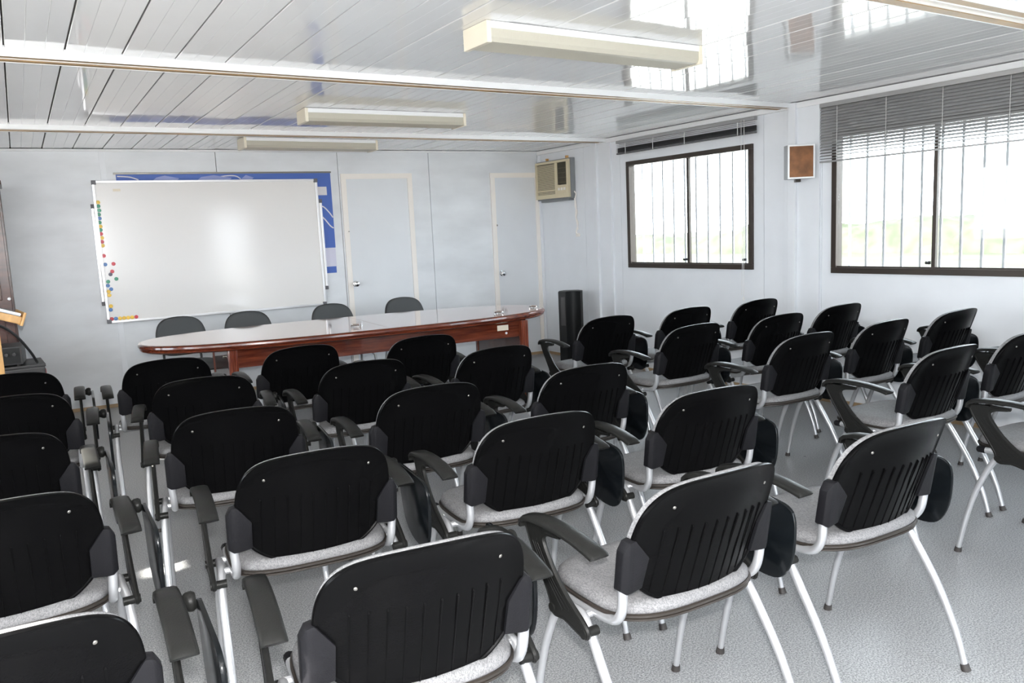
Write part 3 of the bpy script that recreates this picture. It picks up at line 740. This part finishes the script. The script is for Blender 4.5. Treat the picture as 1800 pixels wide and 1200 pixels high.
gm = MB().lathe([(0.001, 0), (0.036, 0), (0.042, 0.008), (0.038, 0.020), (0.032, 0.020), (0.029, 0.009), (0.001, 0.007)], 20).mesh('glass_ashtray', M_gw)
for (x, y), lab in zip([(2.146, 5.80), (3.345, 5.66), (3.78, 5.80)], ['small clear glass dish beside the seam of the table top', 'small clear glass dish on the right half of the table', 'small clear glass dish at the right tip of the table']):
    o = link('glass_dish', gm); o.location = (x, y, 0.7504); tag(o, lab, 'glass dish', 'glass dishes on the table')

# ------------------------------------------------------------------ chairs behind the table
def outline_grid(outl, ctr, rings, ysurf, thick):
    """closed slab: outl in (x,z); rings: list of (scale, front/back extra) ; ysurf(x,z) back face"""
    n = len(outl); V = []; F = []
    layers = []
    for sc, off in rings:
        layers.append(len(V))
        for x, z in outl:
            px, pz = ctr[0]+(x-ctr[0])*sc, ctr[1]+(z-ctr[1])*sc
            V.append((px, ysurf(px, pz)+off, pz))
    for a, b in zip(layers[:-1], layers[1:]):
        F += [(a+k, a+(k+1) % n, b+(k+1) % n, b+k) for k in range(n)]
    c0 = len(V); V.append((ctr[0], ysurf(*ctr)+rings[0][1], ctr[1])); F += [(c0, layers[0]+(k+1) % n, layers[0]+k) for k in range(n)]
    c1 = len(V); V.append((ctr[0], ysurf(*ctr)+rings[-1][1], ctr[1])); F += [(c1, layers[-1]+k, layers[-1]+(k+1) % n) for k in range(n)]
    return V, F
def smooth_outline(half, k=3):
    P = [Vector((x, z, 0)) for x, z in half]; full = P + [Vector((-p.x, p.y, 0)) for p in P[-2:0:-1]]
    o, _ = catmull(full, [1]*len(full), k, True); return [(p.x, p.y) for p in o]

def visitor_chair():
    t = empty('visitor_chair')
    ol = smooth_outline([(0, .50), (.10, .505), (.16, .525), (.195, .57), (.205, .64), (.198, .71), (.17, .775), (.11, .815), (0, .828)])
    ys = lambda x, z: 0.215+0.22*(z-.5)-0.55*x*x
    V, F = outline_grid(ol, (0, .665), [(.5, -0.018), (.86, -0.016), (.95, -0.008), (.965, 0.0)], lambda x, z: ys(x, z)-0.022, 0)
    m = MB(); m.add(V, F); m.obj('backrest', M_greyfab, t, True, 60)
    V, F = outline_grid(ol, (0, .665), [(.5, 0.0), (.93, 0.0), (1.0, 0.006), (1.0, 0.018), (.9, 0.026), (.5, 0.026)], lambda x, z: ys(x, z)-0.022, 0)
    m = MB(); m.add(V, F); m.obj('back_shell', M_bblack, t, True, 60)
    m = MB(); V = []; n = 40
    for off, z in ((0.03, .405), (0.0, .415), (0.0, .43), (0.004, .45), (0.03, .468), (0.12, .474)):
        for i in range(n):
            th = 2*pi*i/n; c, s = cos(th), sin(th)
            V.append((math.copysign(abs(c)**.65, c)*(.23-off), math.copysign(abs(s)**.65, s)*(.21-off)-0.02, z))
    F = [(i*n+k, i*n+(k+1) % n, (i+1)*n+(k+1) % n, (i+1)*n+k) for i in range(5) for k in range(n)] + [tuple(range(n-1, -1, -1)), tuple(5*n+k for k in range(n))]
    m.add(V, F); m.obj('seat', M_greyfab, t, True, 60)
    for s in (-1, 1):
        MB().tube([(s*.20, .14, .40), (s*.235, .16, .36), (s*.25, .22, .02)], .011, 9).obj('leg', M_tube, t)
        MB().tube([(s*.20, -.14, .40), (s*.235, -.17, .36), (s*.25, -.23, .02)], .011, 9).obj('leg', M_tube, t)
        MB().cyl((s*.25, .22, 0), (s*.25, .22, .024), .014, 10).obj('foot_cap', M_foot, t)
        MB().cyl((s*.25, -.23, 0), (s*.25, -.23, .024), .014, 10).obj('foot_cap', M_foot, t)
        MB().tube([(s*.15, .05, .40), (s*.15, .20, .405), (s*.15, .235, .45), (s*.15, .245, .60)], .010, 8, smooth=3).obj('back_support', M_bblack, t)
    MB().tube([(-.20, .14, .402), (.20, .14, .402)], .010, 8).tube([(-.20, -.14, .402), (.20, -.14, .402)], .010, 8).obj('seat_frame', M_bblack, t)
    return t
vis_spots = [(1.125, 7.03, 2), (1.655, 6.96, -3), (2.447, 6.97, 1), (3.17, 6.98, -2)]
vis_lab = ['grey round-backed chair behind the left end of the table', 'grey round-backed chair behind the table, second from its left end', 'grey round-backed chair behind the table seam, below the whiteboard corner', 'grey round-backed chair behind the table in front of the first door']
vproto = visitor_chair()
for i, (x, y, a) in enumerate(vis_spots):
    o = vproto if i == 0 else copy_tree(vproto)
    o.location = (x, y, 0); o.rotation_euler = (0, 0, radians(a)); tag(o, vis_lab[i], 'chair', 'grey chairs behind the table')

# ------------------------------------------------------------------ lecture armchairs with folding tablets
def surf(x, z): return -0.172-0.35*(z-0.56)+1.2*x*x
BACK = smooth_outline([(0, .488), (.07, .492), (.125, .505), (.168, .530), (.203, .568), (.221, .615), (.226, .665), (.223, .715), (.214, .755), (.197, .789), (.170, .815), (.130, .831), (.07, .840), (0, .843)])
def lecture_chair():
    t = empty('lecture_chair')
    # shell with raised rim and ten ribs
    m = MB(); c = (0, .668)
    V, F = outline_grid(BACK, c, [(.35, -.001), (.7, -.001), (.955, -.001), (.972, -.005), (.992, -.0055), (1.0, -.001), (1.0, .007), (.985, .012), (.6, .012), (.3, .012)], surf, 0)
    m.add(V, F)
    for i in range(10):
        x = -.1595+.0354*i; zt = .708+.004*(1-((x)/.16)**2); zb = .512+.9*x*x
        pts = [(x, surf(x, zt)-0.0005, zt)] + [(x, surf(x, zt+(zb-zt)*k/4)-0.0015, zt+(zb-zt)*k/4) for k in range(1, 5)]
        pts = [(x, surf(x, zt+.003)+.001, zt+.003), (x, surf(x, zt)-.0022, zt)] + pts[1:]
        m.tube(pts, [.0012, .0028, .0017, .0015, .0015, .0013], 6)
    sh = m.obj('backrest', M_shell, t, True, 50)
    for s in (-1, 1):
        z = .770; x = s*.149; y = surf(x, z)
        q = MB().lathe([(.0005, .0016), (.0030, .0013), (.0042, 0.0), (.0042, -.003)], 12).obj('screw', M_screw, sh)
        q.location = (x, y-.001, z); q.rotation_euler = (pi/2+0.33, 0, s*0.34)
    # upholstered pad on the front of the shell
    V, F = outline_grid(BACK, c, [(.5, .012), (.95, .012), (.975, .018), (.975, .030), (.94, .036), (.5, .036)], surf, 0)
    m = MB(); m.add(V, F); m.obj('back_cushion', M_seat, t, True, 60)
    # clamps joining shell and tube
    for s in (-1, 1):
        out = [(.184, .553), (.184, .640), (.222, .690), (.238, .686), (.250, .662), (.250, .560), (.236, .550)]
        offb = {0.184: -.010, .222: -.026, .238: -.026, .250: -.016, .236: -.026}
        m = MB(); n = len(out); bm = bmesh.new()
        yt = lambda z: -.128-.155*(z-.56)
        yb_ = lambda x, z: surf(x, z)-.010 if x < .2 else yt(z)-(.0195 if x < .245 else .010)
        A = [bm.verts.new((s*x, yb_(x, z), z)) for x, z in out]; Bv = [bm.verts.new((s*x, (surf(x, z)+.014 if x < .2 else yt(z)+.018), z)) for x, z in out]
        mid = [bm.verts.new((s*.222, yt(.552)-.0195, .552))]
        bm.faces.new((A[0], A[1], A[2], mid[0])); bm.faces.new((mid[0], A[2], A[3], A[6])); bm.faces.new((A[3], A[4], A[5], A[6])); bm.faces.new(Bv[::-1])
        for i in range(n):
            j = (i+1) % n
            if i == n-1: bm.faces.new((A[6], Bv[6], Bv[0], A[0], mid[0]))
            else: bm.faces.new((A[i], Bv[i], Bv[j], A[j]))
        bmesh.ops.recalc_face_normals(bm, faces=bm.faces[:])
        bmesh.ops.bevel(bm, geom=bm.edges[:], offset=.0035, segments=2, affect='EDGES', profile=.6)
        m.bm(bm); m.obj('back_clamp', M_clamp, t, True, 35)
    # seat
    m = MB(); n = 48; V = []
    def so(i, off):
        th = 2*pi*i/n; cc, s_ = cos(th), sin(th); e = 2/3.2
        return math.copysign(abs(cc)**e, cc)*(.236-off), math.copysign(abs(s_)**e, s_)*(.215-off)+.045
    rings = [(.06, .466), (.008, .468), (.0, .478), (.002, .492), (.014, .503), (.05, .507), (.12, .503), (.19, .500)]
    for off, z in rings:
        for i in range(n):
            x, y = so(i, off); fr = max(0, (y-.12)/.14)
            V.append((x, y, z+.012*max(0, (-.05-y)/.12)*(1 if off < .1 else .3)-.012*fr*fr))
    F = [(i*n+k, i*n+(k+1) % n, (i+1)*n+(k+1) % n, (i+1)*n+k) for i in range(len(rings)-1) for k in range(n)] + [tuple(range(n-1, -1, -1)), tuple((len(rings)-1)*n+k for k in range(n))]
    m.add(V, F); st = m.obj('seat', M_seat, t, True, 60)
    pts = []
    for i in range(n):
        x, y = so(i, -.001); fr = max(0, (y-.12)/.14); pts.append((x, y, .470+.012*max(0, (-.05-y)/.12)-.012*fr*fr))
    MB().tube(pts, .0055, 6, closed=True).tube([(x*.985, y+.003*(1 if y < 0 else -1), z-.011) for x, y, z in pts], .0050, 6, closed=True).obj('seat_piping', M_pipe, t)
    m = MB(); m.box(-.17, .17, -.09, .20, .452, .466, bev=.004); m.obj('seat_pan', M_bblack, t, False)
    # tubular frame
    m = MB()
    for s in (-1, 1):
        m.tube([(s*.235, -.140, .64), (s*.235, -.128, .56), (s*.232, -.120, .505), (s*.231, -.098, .470), (s*.230, -.060, .457), (s*.230, .0, .453), (s*.230, .185, .450)], .0127, 12, smooth=4)
        m.tube([(s*.230, .10, .447), (s*.262, .10, .447)], .010, 8); m.tube([(s*.230, .0, .449), (s*.262, .0, .449)], .010, 8)
    m.tube([(-.23, .12, .444), (.23, .12, .444)], .010, 8); m.tube([(-.23, -.02, .444), (.23, -.02, .444)], .010, 8)
    fr_ = m.obj('frame', M_tube, t)
    for s in (-1, 1): MB().tube([(s*.230, .172, .450), (s*.230, .200, .4495), (s*.230, .206, .4495)], [.0140, .0140, .010], 12).obj('end_plug', M_clamp, fr_)
    for s in (-1, 1):
        lg = MB().tube([(s*.262, .06, .452), (s*.264, .005, .452), (s*.270, -.036, .425), (s*.274, -.088, .352), (s*.276, -.158, .243), (s*.277, -.218, .115), (s*.278, -.248, .018)], [.0125, .0125, .0125, .0125, .0122, .011, .010], 12, smooth=3).obj('leg', M_tube, t)
        MB().cyl((s*.278, -.2545, 0), (s*.278, -.247, .020), .0150, 12, r2=.0125).obj('foot_cap', M_foot, lg)
        lg = MB().tube([(s*.262, .05, .453), (s*.262, .09, .449), (s*.263, .130, .406), (s*.265, .186, .283), (s*.266, .225, .146), (s*.267, .250, .018)], [.0125, .0125, .0125, .0120, .011, .010], 12, smooth=3).obj('leg', M_tube, t)
        MB().cyl((s*.267, .2525, 0), (s*.267, .2495, .020), .0150, 12, r2=.0125).obj('foot_cap', M_foot, lg)
    # arms
    for s in (-1, 1):
        xc = s*.292
        post = [(.206, .648), (.204, .628), (.185, .592), (.150, .540), (.116, .490), (.100, .462), (.096, .440), (.080, .430), (.04, .436), (.0, .428), (-.044, .420), (-.058, .426), (-.056, .440), (-.025, .462), (.025, .492), (.075, .535), (.112, .580), (.130, .610), (.128, .628), (.105, .640), (.05, .648)]
        P, _ = catmull([Vector((0, y, z)) for y, z in post], [1]*len(post), 2, True)
        m = MB(); m.prism([(p.y, p.z) for p in P], 'x', xc-.006, xc+.006)
        m.tube([(xc, p.y, p.z) for p in P], .0075, 7, closed=True)
        for k in (-1, 0, 1):
            m.tube([(xc, .165+.012*k, .60), (xc, .10+.014*k, .52), (xc, .03+.016*k, .462-.006*k)], .0078, 6, smooth=3)
        m.cyl((xc-s*.036, -.048, .430), (xc+s*.010, -.048, .430), .0125, 12).cyl((xc-s*.036, .090, .446), (xc+s*.010, .090, .446), .0125, 12)
        m.obj('arm_post', M_arm, t, True, 45)
        path = [(.214, .636), (.212, .650), (.198, .662), (.160, .671), (.10, .676), (.04, .676), (-.03, .671), (-.085, .662), (-.114, .655), (-.118, .650)]
        sec = [(-.026, -.010), (-.027, -.004), (-.025, .002), (-.018, .005), (0, .0065), (.018, .005), (.025, .002), (.027, -.004), (.026, -.010), (0, -.013)]
        m = MB(); m.sweep(path, [(xc+a, b) for a, b in sec]); m.obj('arm_pad', M_arm, t, True, 50)
    # folded writing tablet hanging outside the right arm
    tb = [(-.128, .630), (-.143, .606), (-.146, .560), (-.138, .490), (-.112, .434), (-.075, .412), (-.01, .412), (.05, .426), (.098, .462), (.124, .52), (.140, .58), (.158, .622), (.150, .645), (.110, .648), (.0, .647), (-.09, .643)]
    P, _ = catmull([Vector((y, z, 0)) for y, z in tb], [1]*len(tb), 3, True)
    m = MB(); m.prism([(p.x, p.y) for p in P], 'x', .348, .360, bev=.004); tbo = m.obj('writing_tablet', M_tab, t, True, 40)
    m = MB(); m.tube([(.300, .150, .640), (.318, .151, .640), (.330, .152, .641), (.340, .152, .641), (.3475, .152, .641)], [.012, .014, .022, .023, .018], 14, smooth=3)
    m.obj('tablet_hinge', M_arm, t)
    return t
CH = {
 'U1': (-0.088, 4.842, -2.9), 'U2': (-0.077, 4.113, -3.8), 'U3': (-0.144, 3.282, -0.7), 'U4': (-0.109, 2.468, 0.0), 'U5': (-0.101, 1.674, -2.2),
 'A1': (0.621, 4.728, -2.6), 'A2': (0.684, 3.955, -9.1), 'A3': (0.633, 3.143, -7.3), 'A4': (0.679, 2.388, -5.5), 'A5': (0.645, 1.572, -7.1),
 'B1': (1.313, 4.627, -1.4), 'B2': (1.385, 3.826, -3.7), 'B3': (1.361, 3.026, -4.8), 'B4': (1.399, 2.304, -4.7), 'B5': (1.382, 1.540, -1.0),
 'C1': (2.001, 4.460, -3.1), 'C2': (2.068, 3.725, -1.3), 'C3': (2.070, 2.939, -4.6), 'C4': (2.106, 2.227, -6.6), 'C5': (2.104, 1.519, -1.9),
 'V1': (3.312, 4.346, -3.0), 'V2': (3.336, 3.594, -0.3), 'V3': (3.418, 2.868, -1.0), 'V4': (3.453, 2.150, -0.8), 'V5': (3.500, 1.509, -1.0),
 'W1': (3.996, 4.310, -2.0), 'W2': (4.020, 3.535, -1.5), 'W3': (4.102, 2.880, 0.0), 'W4': (4.136, 2.150, 0.0),
 'X1': (4.680, 4.290, -1.5), 'X2': (4.704, 3.600, -1.5), 'X3': (4.786, 2.865, -0.5), 'X4': (4.820, 2.120, 0.0)}
ROW = {'1': 'first row from the table', '2': 'second row from the table', '3': 'third row from the table', '4': 'fourth row from the table', '5': 'row nearest the camera'}
COLN = {'U': 'cut-off left column', 'A': 'column right of the narrow left aisle', 'B': 'middle column of the centre block', 'C': 'column left of the wide aisle', 'V': 'first column right of the wide aisle', 'W': 'second column from the window wall', 'X': 'column against the window wall'}
proto = lecture_chair(); first = True
for k, (x, y, a) in CH.items():
    o = proto if first else copy_tree(proto); first = False
    o.location = (x, y, 0); o.rotation_euler = (0, 0, radians(a))
    tag(o, 'black tablet-arm chair, %s, %s' % (COLN[k[0]], ROW[k[1]]), 'chair', 'black tablet-arm chairs facing the table')
    if k == 'A5':                     # its tablet is swung forward
        for ch in o.children:
            if ch.name.startswith('writing_tablet'): ch.location = (0, 0.20, -0.03)

# ------------------------------------------------------------------ things at the left edge
def cupboard():
    t = empty('wooden_cupboard', (-0.52, 7.42, 0), 0); tag(t, 'tall glossy dark brown wooden cupboard cut off by the left edge', 'cupboard')
    MB().box(-.46, .46, -.10, .36, .06, 1.95, bev=.004).obj('carcass', M_dkwood, t, False)
    MB().box(-.46, .475, -.125, .37, 1.951, 1.985, bev=.006).obj('top_moulding', M_dkwood, t, False)
    MB().box(-.45, .45, -.08, .35, 0, .0595).obj('plinth', M_dkwood, t, False)
    for x0, x1 in ((-.445, -.004), (.004, .445)):
        d = MB(); d.box(x0, x1, -.120, -.1005, .09, 1.93, bev=.003)
        d.box(x0+.06, x1-.06, -.128, -.1202, .16, 1.0, bev=.006).box(x0+.06, x1-.06, -.128, -.1202, 1.07, 1.86, bev=.006)
        do = d.obj('door', M_dkwood, t, False)
        kx = x0+.03 if x0 > 0 else x1-.03
        k = MB().lathe([(.001, 0), (.008, 0), (.006, .012), (.013, .020), (.011, .030), (.001, .033)], 12).obj('knob', M_white, do); k.location = (kx if x0 < 0 else x1-.015, -.12, 1.08); k.rotation_euler = (pi/2, 0, 0)
cupboard()
def lectern():
    t = empty('lectern', (-0.27, 5.75, 0), radians(6)); tag(t, 'pale wood lectern with a dark sloping top at the left edge', 'lectern')
    MB().box(-.25, .20, -.20, .20, 0, .03, bev=.005).obj('base', M_pine, t, False)
    MB().box(.075, .125, -.03, .03, .0305, .99, bev=.004).obj('post', M_pine, t, False)
    MB().box(-.175, -.125, -.03, .03, .0305, .99, bev=.004).obj('post', M_pine, t, False)
    s = MB().box(-.48, 0, -.20, .20, -.045, 0, bev=.006).obj('sloping_top', M_pine, t, False); s.location = (.235, 0, 1.045); s.rotation_euler = (0, radians(21), 0)
    MB().box(-.47, -.012, -.165, .19, .0005, .016, bev=.003).obj('black_mat', M_bblack, s, False)
    MB().box(-.475, -.010, -.198, -.168, .0005, .020, bev=.006).obj('silver_lip', M_alu, s)
    MB().box(.0005, .016, -.205, .205, -.052, .030, bev=.005).obj('end_cap', M_pine, s, False)
lectern()
o = empty('equipment_case', (-.17, 6.55, 0), radians(3)); tag(o, 'dark equipment case on the floor under the amplifier, left edge', 'case')
MB().box(-.24, .24, -.20, .20, .03, .64, bev=.008).obj('body', M_eqp, o, False)
MB().box(-.245, .245, -.205, .205, .6402, .660, bev=.005).obj('lid', M_bblack, o, False)
MB().box(.2401, .2445, -.19, .12, .50, .62, bev=.001).obj('red_side_plate', M_redp, o, False)
for sx in (-1, 1):
    for sy in (-1, 1): MB().cyl((sx*.2, sy*.16, 0), (sx*.2, sy*.16, .032), .02, 10).obj('foot', M_foot, o)
o = empty('amplifier', (-.235, 6.52, .661), radians(-4)); tag(o, 'grey amplifier box resting on the dark equipment case, left edge', 'amplifier')
MB().box(-.2, .2, -.16, .16, .012, .135, bev=.005).obj('housing', M_eqp, o, False)
MB().box(-.19, .19, -.166, -.1602, .02, .128, bev=.001).obj('front_panel', M_tower, o, False)
for k in range(4):
    q = MB().lathe([(.001, 0), (.014, 0), (.012, .016), (.001, .017)], 12).obj('dial', M_bblack, o); q.location = (.02+.045*k, -.166, .085); q.rotation_euler = (pi/2, 0, 0)
for sx in (-1, 1):
    for sy in (-1, 1): MB().cyl((sx*.17, sy*.13, 0), (sx*.17, sy*.13, .0125), .012, 8).obj('foot', M_foot, o)
c_ = MB().tube([(-.28, 5.98, 1.00), (-.16, 6.02, .98), (-.07, 6.08, .90), (.0, 6.15, .78), (.03, 6.25, .70), (.035, 6.38, .672)], .009, 8, smooth=5).obj('cable', M_bblack, None)
tag(c_, 'thick black cable looping from the lectern down to the equipment case', 'cable')
